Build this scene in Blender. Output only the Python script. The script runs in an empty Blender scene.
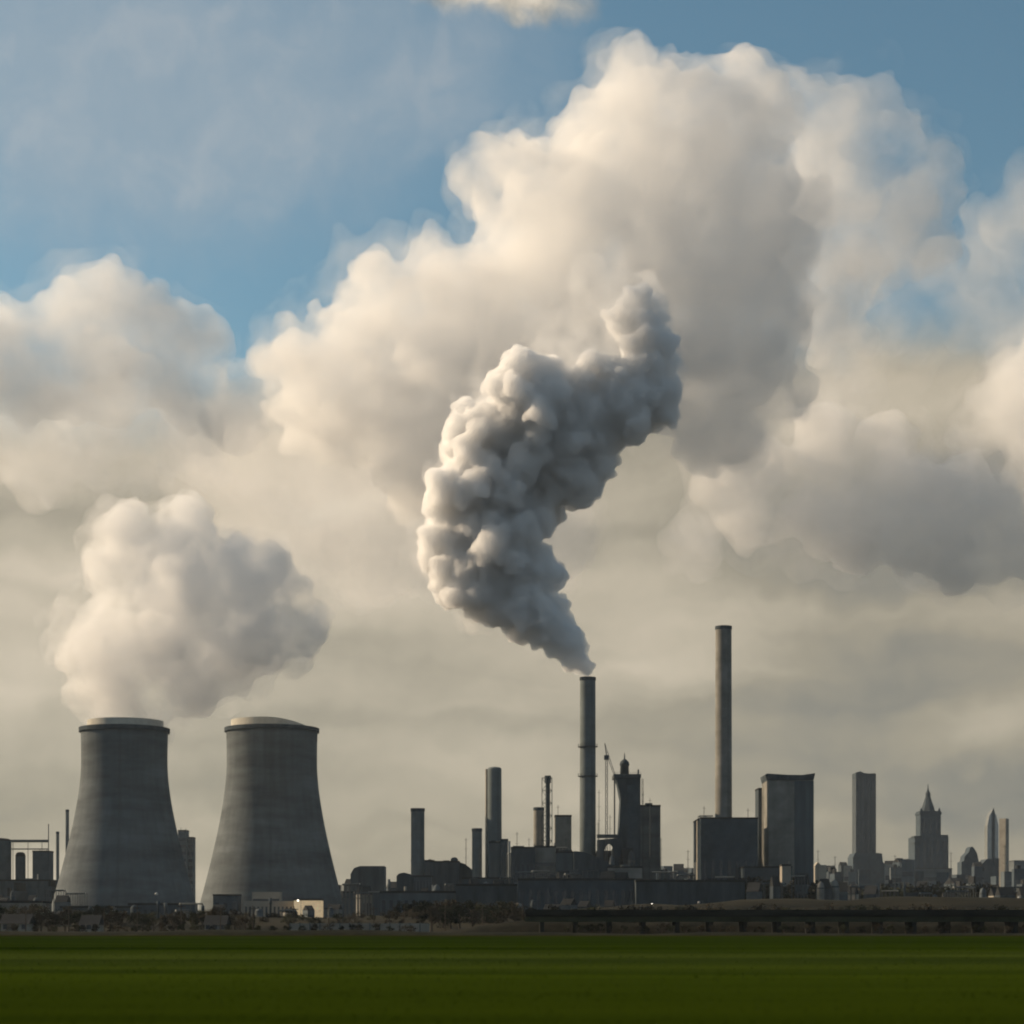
import bpy, bmesh, math, random, time
import numpy as np
T0 = time.time()
from mathutils import Vector, Matrix, noise as mnoise

# ------------------------------------------------------------------ camera
SC = bpy.context.scene
F = 1910.4            # focal length in picture widths/1024
HZ = 925.0            # picture row of the horizon
CAM_H = 2.2
cam_data = bpy.data.cameras.new("camera")
cam = bpy.data.objects.new("camera", cam_data)
SC.collection.objects.link(cam)
SC.camera = cam
cam.location = (0, 0, CAM_H)
cam.rotation_euler = (math.radians(90), 0, 0)
cam_data.lens = 36.0 * F / 1024.0
cam_data.sensor_width = 36.0
cam_data.shift_y = (HZ - 512.0) / 1024.0
cam_data.clip_start = 0.5
cam_data.clip_end = 60000
cam_data.dof.use_dof = True
cam_data.dof.focus_distance = 1200
cam_data.dof.aperture_fstop = 0.45

# ------------------------------------------------------------------ render settings
SC.render.engine = 'CYCLES'
SC.view_settings.view_transform = 'Standard'
SC.view_settings.look = 'None'
SC.view_settings.exposure = 0.25
SC.view_settings.gamma = 1.0
SC.view_settings.use_curve_mapping = False
cy = SC.cycles
cy.use_denoising = True
cy.max_bounces = 24
cy.diffuse_bounces = 3
cy.glossy_bounces = 2
cy.transmission_bounces = 2
cy.volume_bounces = 12
cy.transparent_max_bounces = 12
cy.pixel_filter_type = 'BLACKMAN_HARRIS'
cy.filter_width = 2.0
cy.volume_step_rate = 1.0
cy.sample_clamp_indirect = 4.0

# ------------------------------------------------------------------ sun
SUN_AZ = math.radians(-72)      # left of the view axis, just beyond square-on
SUN_EL = math.radians(27)
sd = Vector((math.sin(SUN_AZ) * math.cos(SUN_EL), math.cos(SUN_AZ) * math.cos(SUN_EL), math.sin(SUN_EL)))
sun_data = bpy.data.lights.new("sun", 'SUN')
sun_data.energy = 5.0
sun_data.angle = math.radians(0.6)
sun_data.color = (1.0, 0.77, 0.52)
sun = bpy.data.objects.new("sun", sun_data)
SC.collection.objects.link(sun)
sun.rotation_euler = sd.to_track_quat('Z', 'Y').to_euler()

# ------------------------------------------------------------------ sky
def srgb(r, g, b):
    def f(c):
        c /= 255.0
        return c / 12.92 if c <= 0.04045 else ((c + 0.055) / 1.055) ** 2.4
    return (f(r), f(g), f(b), 1.0)

world = bpy.data.worlds.new("World")
SC.world = world
world.use_nodes = True
world.cycles.sampling_method = 'MANUAL'
world.cycles.sample_map_resolution = 512
WT = world.node_tree
WT.nodes.clear()
WN, WL = WT.nodes, WT.links

def nd(kind, **kw):
    n = WN.new(kind)
    for k, v in kw.items():
        setattr(n, k, v)
    return n
def put(sock, v):
    if isinstance(v, bpy.types.NodeSocket):
        WL.new(v, sock)
    else:
        sock.default_value = v
def mt(op, a, b=0.0, c=0.0, clamp=False):
    n = nd('ShaderNodeMath', operation=op, use_clamp=clamp)
    put(n.inputs[0], a); put(n.inputs[1], b); put(n.inputs[2], c)
    return n.outputs[0]
def vm(op, a, b=(0, 0, 0), s=1.0):
    n = nd('ShaderNodeVectorMath', operation=op)
    put(n.inputs[0], a); put(n.inputs[1], b)
    if op == 'SCALE': put(n.inputs['Scale'], s)
    return n.outputs['Value'] if op in ('LENGTH', 'DOT_PRODUCT') else n.outputs['Vector']
def comb(x, y, z=0.0):
    n = nd('ShaderNodeCombineXYZ')
    put(n.inputs[0], x); put(n.inputs[1], y); put(n.inputs[2], z)
    return n.outputs[0]
def sstep(v, lo, hi, a=0.0, b=1.0):
    n = nd('ShaderNodeMapRange', interpolation_type='SMOOTHSTEP')
    put(n.inputs[0], v); n.inputs[1].default_value = lo; n.inputs[2].default_value = hi
    n.inputs[3].default_value = a; n.inputs[4].default_value = b
    return n.outputs[0]
def mixc(fac, a, b):
    n = nd('ShaderNodeMix', data_type='RGBA')
    put(n.inputs[0], fac); put(n.inputs[6], a); put(n.inputs[7], b)
    return n.outputs[2]
def wnoise(vec, scale, detail, rough=0.5, w=0.0, color=False, lac=2.0):
    n = nd('ShaderNodeTexNoise', noise_dimensions='3D')
    put(n.inputs['Vector'], vec)
    n.inputs['Scale'].default_value = scale
    n.inputs['Detail'].default_value = detail
    n.inputs['Roughness'].default_value = rough
    n.inputs['Lacunarity'].default_value = lac
    return n.outputs['Color'] if color else n.outputs['Fac']
def ang(px, py):      # a place in the sky as azimuth and elevation, in units of 100/F rad
    u = (px - 512) / F; v = (HZ - py) / F
    return (math.atan(u) * F / 100.0, math.atan(v / math.sqrt(1 + u * u)) * F / 100.0)

tc = nd('ShaderNodeTexCoord')
sep = nd('ShaderNodeSeparateXYZ'); WL.new(tc.outputs['Generated'], sep.inputs[0])
dx, dy, dz = sep.outputs
az = mt('MULTIPLY', mt('ARCTAN2', dx, dy), F / 100.0)
hyp = mt('SQRT', mt('ADD', mt('MULTIPLY', dx, dx), mt('MULTIPLY', dy, dy)))
el = mt('MULTIPLY', mt('ARCTAN2', dz, hyp), F / 100.0)
P0 = comb(az, el)

def blob(P, px, py, rx, ry, rot, amp, acc):
    x, y = ang(px, py)
    m = nd('ShaderNodeMapping', vector_type='TEXTURE')
    put(m.inputs['Vector'], P)
    m.inputs['Location'].default_value = (x, y, 0)
    m.inputs['Rotation'].default_value = (0, 0, math.radians(rot))
    m.inputs['Scale'].default_value = (rx / 100.0, ry / 100.0, 1)
    g = nd('ShaderNodeTexGradient', gradient_type='SPHERICAL')
    WL.new(m.outputs[0], g.inputs[0])
    return mt('MULTIPLY_ADD', g.outputs['Fac'], amp, acc)
def blobs(P, lst, base=0.0):
    acc = base
    for b in lst:
        px, py, rx, ry = b[:4]
        rot = b[4] if len(b) > 4 else 0.0
        amp = b[5] if len(b) > 5 else 1.0
        acc = blob(P, px, py, rx, ry, rot, amp, acc)
    return acc

# billow noise shared by all cloud layers
w1 = vm('SUBTRACT', wnoise(P0, 0.55, 3.0, 0.55, color=True), (0.5, 0.5, 0.5))
w2 = vm('SUBTRACT', wnoise(vm('ADD', P0, (7.1, 3.3, 1.7)), 2.2, 4.0, 0.55, color=True), (0.5, 0.5, 0.5))
PW = vm('ADD', P0, vm('ADD', vm('SCALE', w1, s=0.95), vm('SCALE', w2, s=0.34)))
PW = vm('MULTIPLY', PW, (1, 1, 0))
PS = vm('MULTIPLY', PW, (0.26, 1.5, 0))           # stretched sideways, for stratus
n_big = wnoise(PW, 0.9, 6.0, 0.56)
n_off = wnoise(vm('ADD', PW, (-0.16, 0.17, 0)), 0.9, 6.0, 0.56)
relief = mt('MULTIPLY', mt('SUBTRACT', n_big, n_off), 2.6)
n_fine = wnoise(vm('ADD', PW, (3.0, 9.0, 0)), 2.6, 6.0, 0.6)
n_str = wnoise(PS, 0.75, 3.0, 0.45)
nb = mt('SUBTRACT', n_big, 0.5)
nf = mt('SUBTRACT', n_fine, 0.5)
ns = mt('SUBTRACT', n_str, 0.5)

def ramp(fac, stops):
    n = nd('ShaderNodeValToRGB')
    cr = n.color_ramp
    cr.interpolation = 'LINEAR'
    while len(cr.elements) < len(stops):
        cr.elements.new(0.5)
    for e, (p, c) in zip(cr.elements, stops):
        e.position = p; e.color = srgb(*c)
    put(n.inputs[0], fac)
    return n.outputs[0]
CLOUD = [(0.0, (92, 95, 97)), (0.22, (122, 121, 116)), (0.42, (160, 151, 133)),
         (0.62, (193, 181, 160)), (0.8, (221, 206, 184)), (1.0, (240, 227, 204))]
def layer(col, cover, lo, hi, bright, kb=0.25, kf=0.12, kr=1.0, op=1.0, ramp_=CLOUD, edge=(0.55, 0.35)):
    c = mt('ADD', cover, mt('ADD', mt('MULTIPLY', nb, edge[0]), mt('MULTIPLY', nf, edge[1])))
    a = sstep(c, lo, hi, 0.0, op)
    b = mt('ADD', bright, mt('ADD', mt('MULTIPLY', nb, kb), mt('MULTIPLY', nf, kf)))
    b = mt('ADD', b, mt('MULTIPLY', relief, kr))
    return mixc(a, col, ramp(b, ramp_))

# clear sky: Nishita with the same sun
sky = nd('ShaderNodeTexSky', sky_type='NISHITA')
sky.sun_disc = False
sky.sun_elevation = SUN_EL
sky.sun_rotation = SUN_AZ
sky.air_density = 1.0; sky.dust_density = 0.6; sky.ozone_density = 1.6
sky.altitude = 0
skyc = vm('MULTIPLY', sky.outputs[0], (0.088, 0.108, 0.095))

col = skyc
# thin high veil, upper left
col = layer(col, blobs(PW, [(180, 60, 520, 200, 0, .9), (60, 40, 260, 200, 0, .4), (380, 90, 260, 110, 20, .35), (60, 230, 300, 160, 0, .35)]),
            0.05, 1.0, 0.5, 0.4, 0.0, 0.3, 0.6, ramp_=[(0, (138, 158, 174)), (.5, (164, 174, 182)), (1, (205, 200, 196))], edge=(0.5, 0.1))
# cloud shred at the very top
col = layer(col, blobs(PW, [(500, -5, 130, 36, 0, 1.0)]), 0.2, 0.75, 0.66, 0.3, 0.1, 0.6, 0.8)
# low grey-cream cloud deck towards the horizon
deck = sstep(el, 1.6, 6.4, 1.6, 0.0)
deckb = blobs(PW, [(60, 640, 260, 160, 0, .16), (340, 500, 220, 120, 0, .30), (420, 620, 300, 200, 0, .08), (850, 690, 260, 60, 0, -.10), (930, 510, 300, 90, 0, -.30), (960, 640, 300, 50, 0, -.04),
                   (90, 560, 200, 130, 0, .10), (500, 780, 600, 120, 0, .0), (950, 820, 420, 200, 0, -.16), (680, 620, 160, 80, 0, .14), (1000, 735, 120, 50, 0, .12)], 0.50)
deckb = mt('ADD', deckb, mt('MULTIPLY', ns, 0.75))
col = layer(col, mt('ADD', deck, blobs(PW, [(740, 480, 420, 240, 0, .8), (960, 440, 260, 160, 0, .5), (100, 490, 320, 180, 0, .5), (360, 480, 200, 200, 0, .5)])), 0.25, 0.95, deckb, 0.05, 0.02, 0.06, 0.96, edge=(0.5, 0.15))
# the sky away from the view is duller: thick cloud behind the photographer
col = vm('MULTIPLY', col, (0.84, 0.84, 0.84))
behind = sstep(dy, -0.35, 0.75, 1.0, 0.0)
col = mixc(mt('MULTIPLY', behind, 0.85), col, ramp(mt('ADD', mt('MULTIPLY', nb, 0.8), 0.45), [(0, (76, 92, 106)), (1, (124, 138, 148))]))

bg = nd('ShaderNodeBackground')
WL.new(col, bg.inputs[0]); bg.inputs[1].default_value = 1.0
wo = nd('ShaderNodeOutputWorld')
WL.new(bg.outputs[0], wo.inputs[0])

# ------------------------------------------------------------------ materials and helpers
def at(px, py, Y):
    """World point at distance Y that the camera sees at picture column px, row py."""
    return Vector(((px - 512) / F * Y, Y, CAM_H + (HZ - py) / F * Y))

def volume_mat(name, density, color, aniso=0.3, het=None):
    m = bpy.data.materials.new(name)
    m.use_nodes = True
    nt = m.node_tree
    nt.nodes.clear()
    out = nt.nodes.new('ShaderNodeOutputMaterial')
    v = nt.nodes.new('ShaderNodeVolumePrincipled')
    v.inputs['Color'].default_value = (*color, 1)
    v.inputs['Density'].default_value = density
    v.inputs['Anisotropy'].default_value = aniso
    nt.links.new(v.outputs[0], out.inputs['Volume'])
    if het:
        geo = nt.nodes.new('ShaderNodeNewGeometry')
        n = nt.nodes.new('ShaderNodeTexNoise')
        n.inputs['Scale'].default_value = het[0]; n.inputs['Detail'].default_value = het[3] if len(het) > 3 else 5; n.inputs['Roughness'].default_value = 0.58
        nt.links.new(geo.outputs['Position'], n.inputs['Vector'])
        r = nt.nodes.new('ShaderNodeMapRange')
        r.inputs[1].default_value = het[1]; r.inputs[2].default_value = het[2]
        r.inputs[3].default_value = 0; r.inputs[4].default_value = density
        nt.links.new(n.outputs['Fac'], r.inputs[0])
        nt.links.new(r.outputs[0], v.inputs['Density'])
    return m

_ICO = {}
def _ico(sub):
    if sub not in _ICO:
        bm = bmesh.new()
        bmesh.ops.create_icosphere(bm, subdivisions=sub, radius=1.0)
        bm.verts.ensure_lookup_table()
        _ICO[sub] = (np.array([v.co[:] for v in bm.verts]), np.array([[v.index for v in f.verts] for f in bm.faces]))
        bm.free()
    return _ICO[sub]

def billow(name, puffs, Y, voxel, mat, seed, kids=(14, 8), kscale=(0.42, 0.40), squash=0.85, disp=((2.0, 11.0), (1.0, 4.0)), dz=0.35, sink=0.45, smooth=3):
    """One closed cauliflower-shaped surface grown from a chain of puffs, each carrying smaller puffs on its skin."""
    rnd = random.Random(seed)
    k = Y / F
    V, T, n = [], [], 0
    balls = []
    for p in puffs:
        px, py, r = p[:3]
        r *= k
        c = at(px, py, Y) + Vector((0, (p[3] if len(p) > 3 else rnd.uniform(-dz, dz)) * r, 0))
        balls.append((c, r * 0.9))
        n1 = kids[0] if r > 5 * voxel else 5
        for i in range(n1):
            d = Vector((rnd.gauss(0, 1), rnd.gauss(0, 1) * squash, rnd.gauss(0, 1))).normalized()
            r1 = r * kscale[0] * rnd.uniform(0.45, 1.12)
            c1 = c + d * (r * 1.0 - r1 * sink)
            balls.append((c1, r1))
            if r1 > 3 * voxel:
                for j in range(kids[1]):
                    d2 = (d * 0.8 + Vector((rnd.gauss(0, 1), rnd.gauss(0, 1), rnd.gauss(0, 1))).normalized()).normalized()
                    r2 = r1 * kscale[1] * rnd.uniform(0.6, 1.3)
                    balls.append((c1 + d2 * (r1 - r2 * 0.35), r2))
    for c, r in balls:
        v, f = _ico(2 if r > 2.5 * voxel else 1)
        V.append(v * r + np.array(c[:])); T.append(f + n); n += len(v)
    V = np.concatenate(V); T = np.concatenate(T)
    me = bpy.data.meshes.new(name)
    me.vertices.add(len(V)); me.vertices.foreach_set('co', V.astype(np.float32).ravel())
    me.loops.add(len(T) * 3); me.loops.foreach_set('vertex_index', T.astype(np.int32).ravel())
    me.polygons.add(len(T)); me.polygons.foreach_set('loop_start', np.arange(0, len(T) * 3, 3, dtype=np.int32))
    me.polygons.foreach_set('loop_total', np.full(len(T), 3, dtype=np.int32))
    me.update()
    ob = bpy.data.objects.new(name, me)
    SC.collection.objects.link(ob)
    m = ob.modifiers.new("remesh", 'REMESH'); m.mode = 'VOXEL'; m.voxel_size = voxel; m.use_smooth_shade = True
    s = ob.modifiers.new("smooth", 'SMOOTH'); s.factor = 0.5; s.iterations = smooth
    for dstr, sz in disp:
        t = bpy.data.textures.new(name, 'CLOUDS'); t.noise_scale = sz; t.noise_depth = 3; t.noise_basis = 'BLENDER_ORIGINAL'
        dm = ob.modifiers.new("billow", 'DISPLACE'); dm.texture = t; dm.strength = dstr * 2; dm.mid_level = 0.5
        dm.texture_coords = 'GLOBAL'
    m = ob.modifiers.new("relax", 'SMOOTH'); m.factor = 0.5; m.iterations = 2
    m = ob.modifiers.new("clean", 'REMESH'); m.mode = 'VOXEL'; m.voxel_size = voxel * 1.05; m.use_smooth_shade = True
    s = ob.modifiers.new("smooth2", 'SMOOTH'); s.factor = 0.5; s.iterations = 4
    dg = bpy.context.evaluated_depsgraph_get()
    me2 = bpy.data.meshes.new_from_object(ob.evaluated_get(dg))
    ob.modifiers.clear()
    ob.data = me2
    me2.name = name
    me2.materials.clear(); me2.materials.append(mat)
    print("BILLOW", name, len(balls), len(me2.polygons), round(time.time() - T0, 1))
    return ob


steam_dense = volume_mat("steam_dense", 0.33, (0.985, 0.987, 0.990), 0.35)
chimney_puffs = [(588, 672, 7), (583, 664, 11), (575, 652, 16), (564, 640, 20), (550, 628, 24), (535, 613, 29), (512, 598, 30), (492, 588, 30), (543, 575, 20),
    (538, 560, 18), (470, 572, 36), (460, 535, 38), (500, 545, 42), (470, 490, 40), (510, 500, 45), (490, 440, 44), (530, 410, 46), (530, 460, 50),
    (560, 445, 48), (578, 480, 26), (590, 425, 45), (602, 470, 17), (625, 405, 38), (600, 390, 30), (645, 385, 33), (660, 410, 20), (645, 356, 26), (658, 368, 20), (647, 330, 21), (636, 308, 19), (622, 322, 18), (655, 345, 19)]
D_CH = 1150.0
pl = billow("steam_plume", chimney_puffs, D_CH, 0.85, steam_dense, 5, kids=(26, 12), kscale=(0.40, 0.46), sink=0.60, disp=((5.0, 14.0), (3.0, 6.0), (1.4, 2.8)), smooth=3)
pl['label'] = "dense billowing grey and cream steam plume rising from the tall central chimney"
pl['category'] = "steam plume"
top_puffs = [(650, 330, 26), (665, 350, 22), (640, 305, 26), (625, 320, 28), (600, 300, 26), (585, 340, 32), (620, 300, 30), (560, 370, 34), (640, 330, 34), (610, 350, 34), (655, 380, 34), (500, 420, 44), (455, 480, 36), (440, 550, 34), (540, 390, 36), (480, 600, 30), (640, 290, 22), (590, 280, 24), (550, 340, 26)]
hm2 = volume_mat("steam_wisps", 0.055, (0.985, 0.987, 0.99), 0.35, het=(0.045, 0.42, 0.66, 6))
h = billow("wisps", [(q[0], q[1], q[2] * 1.1) for q in top_puffs], D_CH, 2.2, hm2, 71, kids=(8, 3), disp=((7.0, 18.0),))
h.parent = pl
steam_thin = volume_mat("steam_soft", 0.085, (0.98, 0.982, 0.985), 0.35, het=(0.045, 0.36, 0.60, 5))
tower_puffs = [(150, 706, 24), (112, 704, 26), (80, 690, 20), (195, 690, 26), (170, 650, 52), (112, 645, 42), (78, 655, 24), (230, 640, 50), (280, 625, 40), (245, 590, 46), (185, 580, 52),
    (115, 570, 32), (128, 532, 30), (185, 530, 34), (238, 565, 32), (308, 622, 22), (298, 592, 18)]
D_CT = 1130.0
pl2 = billow("steam_plume", tower_puffs, D_CT, 1.5, steam_thin, 8, kids=(18, 10), sink=0.6, disp=((6.0, 18.0), (3.0, 7.0), (1.4, 3.0)))
halo_m = volume_mat("steam_wisps", 0.04, (0.975, 0.977, 0.98), 0.35, het=(0.035, 0.44, 0.66, 6))
h = billow("wisps", [(q[0] - 4, q[1], q[2] * 1.28 + 3) for q in tower_puffs] + [(60, 640, 26), (52, 665, 20), (75, 600, 26), (85, 560, 24), (325, 600, 24)], D_CT, 2.4, halo_m, 77, kids=(8, 3), disp=((8.0, 20.0),))
h.parent = pl2
pl2['label'] = "broad soft cream steam cloud drifting above the two cooling towers"
pl2['category'] = "steam plume"
# cumulus clouds, six to nine kilometres off
def cloud(label, puffs, Y, voxel, dens, het, disp, seed, kids=(14, 8), aniso=0.35, alb=0.992, halo=0.16, grow=1.22, hn=None):
    m = volume_mat("cloud_vapour", dens, (alb, alb, alb), aniso, het=het)
    o = billow("cumulus_cloud", puffs, Y, voxel, m, seed, kids=kids, disp=disp)
    o['kind'] = 'stuff'; o['label'] = label
    if halo:
        hm = volume_mat("cloud_wisps", dens * halo, (alb, alb, alb), aniso, het=hn or (0.0042, 0.44, 0.70, 6))
        h = billow("wisps", [(q[0], q[1], q[2] * grow + 6) for q in puffs], Y, voxel * 1.6, hm, seed + 50, kids=(8, 3), disp=((disp[0][0] * 1.3, disp[0][1] * 1.2),))
        h.parent = o
    return o
great = [(640, 118, 58), (600, 146, 52), (690, 136, 60), (745, 120, 54), (620, 200, 80), (700, 210, 90), (760, 200, 60), (540, 190, 56), (480, 178, 32), (540, 255, 80), (620, 285, 95), (710, 300, 95), (765, 275, 52),
  (720, 380, 75), (735, 430, 42), (460, 295, 60), (480, 340, 70), (440, 380, 60), (400, 325, 60), (350, 335, 45), (300, 355, 40), (330, 395, 60), (420, 390, 80), (520, 360, 90), (440, 450, 60)]
low = [(280, 450, 55), (350, 470, 80), (440, 490, 80), (260, 520, 48), (300, 560, 55), (380, 550, 60), (460, 560, 50), (300, 410, 60), (240, 470, 40)]
cloud("soft cream veil below the great cumulus, behind the cooling tower steam", low + [(240, 400, 40), (500, 520, 60), (560, 540, 50), (200, 480, 34)], 6400.0, 11.0, 0.0045, (0.0035, 0.32, 0.70), ((50, 120.0), (20, 50.0)), 23, alb=0.995)
crest = [(810, 120, 50), (860, 125, 42), (900, 130, 30), (840, 180, 60), (800, 240, 60), (850, 260, 50), (830, 320, 45), (930, 180, 40), (900, 230, 50)]
cloud("thin grey wisps trailing off the great cumulus at the upper right", crest, 6300.0, 10.0, 0.0065, (0.0035, 0.36, 0.66), ((50, 120.0), (20, 50.0)), 19)
cloud("great towering cumulus climbing from low left to upper right", great, 6000.0, 8.0, 0.013, (0.0055, 0.33, 0.66), ((45, 130.0), (24, 55.0), (11, 24.0)), 3, kids=(18, 10), halo=0.22, grow=1.28)
left_c = [(100, 300, 42), (55, 325, 42), (10, 345, 45), (165, 330, 38), (205, 338, 30), (30, 380, 50), (110, 370, 60), (190, 380, 45), (-60, 360, 60), (-130, 400, 60), (240, 420, 40)]
cloud("cream cumulus bank at the left with a grey hollow", left_c, 7500.0, 12.0, 0.0075, (0.0035, 0.32, 0.66), ((45, 130.0), (18, 50.0)), 11)
right_c = [(1018, 396, 44), (1070, 375, 70), (985, 425, 34), (1110, 440, 80), (1045, 440, 45)]
cloud("cream shouldered cumulus at the right edge", right_c, 7200.0, 12.0, 0.011, (0.0035, 0.34, 0.68), ((45, 130.0), (18, 50.0)), 13)
right_b = [(900, 505, 52), (965, 520, 60), (845, 515, 46), (790, 500, 40), (885, 460, 40), (825, 455, 38), (750, 520, 32), (1045, 540, 50), (920, 550, 30), (860, 555, 22), (980, 560, 26), (770, 470, 34), (720, 480, 30)]
cloud("flat grey cloud bank at the right above the tall chimneys", right_b, 6900.0, 14.0, 0.012, (0.0028, 0.30, 0.72), ((60, 160.0), (25, 60.0)), 37, alb=0.955, halo=0.3, grow=1.3)
shade_puffs = [(440, 345, 55), (500, 365, 60), (560, 375, 60), (620, 375, 60), (680, 370, 50), (480, 320, 50), (400, 330, 40)]  # added cloud, unseen behind the great one, that shades the right bank
cloud("added cloud hidden behind the great cumulus, shading the right bank", shade_puffs, 7550.0, 16.0, 0.0032, (0.003, 0.2, 0.5), ((40, 120.0),), 31, kids=(8, 3), halo=0)
right_v = [(900, 335, 40), (960, 320, 38), (1010, 315, 36), (850, 375, 42), (800, 430, 46), (730, 490, 40), (690, 540, 36), (1060, 320, 50), (1030, 205, 40), (985, 232, 30), (1080, 190, 50), (940, 262, 30), (900, 290, 34), (1040, 250, 44), (980, 280, 36)]
cloud("thin veil clouds above the right bank and below the left one", right_v + [(30, 440, 60), (110, 440, 60), (190, 440, 50)], 8500.0, 14.0, 0.0035, (0.003, 0.36, 0.72), ((60, 150.0), (20, 60.0)), 17)

# ------------------------------------------------------------------ surface materials
def mat(name, rgb, rough=0.9, var=0.18, scale=0.12, stretch=(1, 1, 1), metallic=0.0, spec=0.05, streak=0.0, emit=None, rgb2=None, bump=0.0):
    m = bpy.data.materials.new(name); m.use_nodes = True
    nt = m.node_tree; b = nt.nodes['Principled BSDF']
    b.inputs['Roughness'].default_value = rough
    b.inputs['Metallic'].default_value = metallic
    b.inputs['Specular IOR Level'].default_value = spec
    t = nt.nodes.new('ShaderNodeTexCoord')
    mp = nt.nodes.new('ShaderNodeMapping'); mp.inputs['Scale'].default_value = stretch
    nt.links.new(t.outputs['Object'], mp.inputs[0])
    n = nt.nodes.new('ShaderNodeTexNoise'); n.inputs['Scale'].default_value = scale; n.inputs['Detail'].default_value = 6; n.inputs['Roughness'].default_value = 0.6
    nt.links.new(mp.outputs[0], n.inputs['Vector'])
    mx = nt.nodes.new('ShaderNodeMix'); mx.data_type = 'RGBA'
    r2 = rgb2 or tuple(c * (1 + var * 2.2) for c in rgb)
    mx.inputs[6].default_value = (*[c * (1 - var) for c in rgb], 1); mx.inputs[7].default_value = (*r2, 1)
    mr = nt.nodes.new('ShaderNodeMapRange'); mr.inputs[1].default_value = 0.32; mr.inputs[2].default_value = 0.68
    nt.links.new(n.outputs['Fac'], mr.inputs[0]); nt.links.new(mr.outputs[0], mx.inputs[0])
    last = mx.outputs[2]
    if streak:
        mp2 = nt.nodes.new('ShaderNodeMapping'); mp2.inputs['Scale'].default_value = (0.3, 0.3, 0.02)
        nt.links.new(t.outputs['Object'], mp2.inputs[0])
        n2 = nt.nodes.new('ShaderNodeTexNoise'); n2.inputs['Scale'].default_value = 1.0; n2.inputs['Detail'].default_value = 4
        nt.links.new(mp2.outputs[0], n2.inputs['Vector'])
        mp3 = nt.nodes.new('ShaderNodeMapping'); mp3.inputs['Scale'].default_value = (0.01, 0.01, 0.16)
        nt.links.new(t.outputs['Object'], mp3.inputs[0])
        n3 = nt.nodes.new('ShaderNodeTexNoise'); n3.inputs['Scale'].default_value = 1.0; n3.inputs['Detail'].default_value = 3
        nt.links.new(mp3.outputs[0], n3.inputs['Vector'])
        ad = nt.nodes.new('ShaderNodeMath'); ad.operation = 'ADD'
        nt.links.new(n2.outputs['Fac'], ad.inputs[0]); nt.links.new(n3.outputs['Fac'], ad.inputs[1])
        mr2 = nt.nodes.new('ShaderNodeMapRange'); mr2.inputs[1].default_value = 0.7; mr2.inputs[2].default_value = 1.3
        mr2.inputs[3].default_value = 1 - streak; mr2.inputs[4].default_value = 1 + streak
        nt.links.new(ad.outputs[0], mr2.inputs[0])
        vmx = nt.nodes.new('ShaderNodeVectorMath'); vmx.operation = 'SCALE'
        nt.links.new(last, vmx.inputs[0]); nt.links.new(mr2.outputs[0], vmx.inputs['Scale'])
        last = vmx.outputs[0]
    nt.links.new(last, b.inputs['Base Color'])
    if bump:
        bp = nt.nodes.new('ShaderNodeBump'); bp.inputs['Strength'].default_value = bump; bp.inputs['Distance'].default_value = 1.0
        nt.links.new(n.outputs['Fac'], bp.inputs['Height']); nt.links.new(bp.outputs[0], b.inputs['Normal'])
    if emit:
        b.inputs['Emission Color'].default_value = (*emit[:3], 1); b.inputs['Emission Strength'].default_value = emit[3]
    return m

M = dict(
    concrete=mat("weathered_concrete", (0.103, 0.117, 0.124), streak=0.18, var=0.22, scale=0.06, stretch=(0.35, 0.35, 1.6)),
    stack=mat("chimney_concrete", (0.133, 0.156, 0.162), streak=0.15, var=0.1),
    pale=mat("pale_render", (0.28, 0.26, 0.22), var=0.12),
    cream=mat("cream_lining", (0.50, 0.48, 0.42), var=0.08, scale=0.3),
    cladding=mat("grey_cladding", (0.091, 0.109, 0.120), var=0.15, stretch=(1, 1, 0.1), scale=0.3),
    dark=mat("dark_cladding", (0.052, 0.065, 0.075), var=0.2, stretch=(1, 1, 0.2), scale=0.3),
    brown=mat("brown_stone", (0.190, 0.186, 0.170), var=0.2, scale=0.08, streak=0.15),
    bluegrey=mat("blue_grey_panel", (0.0574, 0.0754, 0.0902), var=0.15, scale=0.15),
    steel=mat("painted_steel", (0.072, 0.082, 0.086), rough=0.6, var=0.2, scale=1.0),
    palesteel=mat("galvanised_steel", (0.42, 0.42, 0.40), rough=0.5, var=0.1),
    glass=mat("window_glass", (0.035, 0.042, 0.05), rough=0.18, var=0.2, scale=0.2, spec=0.6),
    roof=mat("roof_felt", (0.028, 0.03, 0.032), var=0.2),
    lit=mat("sun_glow_wall", (0.6, 0.5, 0.35), var=0.2, scale=0.4, emit=(1.0, 0.72, 0.40, 0.28)),  # emission stands in for sunlight on the small hall's walls
    lamp=mat("lamp_glass", (0.8, 0.8, 0.75), var=0.02, emit=(1.0, 0.93, 0.78, 3.0)),
    lamp_orange=mat("lamp_glass_orange", (0.8, 0.6, 0.4), var=0.02, emit=(1.0, 0.55, 0.25, 1.6)),
    bark=mat("bark", (0.06, 0.05, 0.04), var=0.3, scale=2),
    leaf=mat("leaf_dark", (0.018, 0.024, 0.014), var=0.4, scale=0.6, rgb2=(0.04, 0.042, 0.022)),
    leaf2=mat("leaf_brown", (0.025, 0.024, 0.018), var=0.4, scale=0.6, rgb2=(0.05, 0.042, 0.028)),
    road=mat("asphalt", (0.06, 0.06, 0.058), var=0.15, scale=0.5),
)

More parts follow.
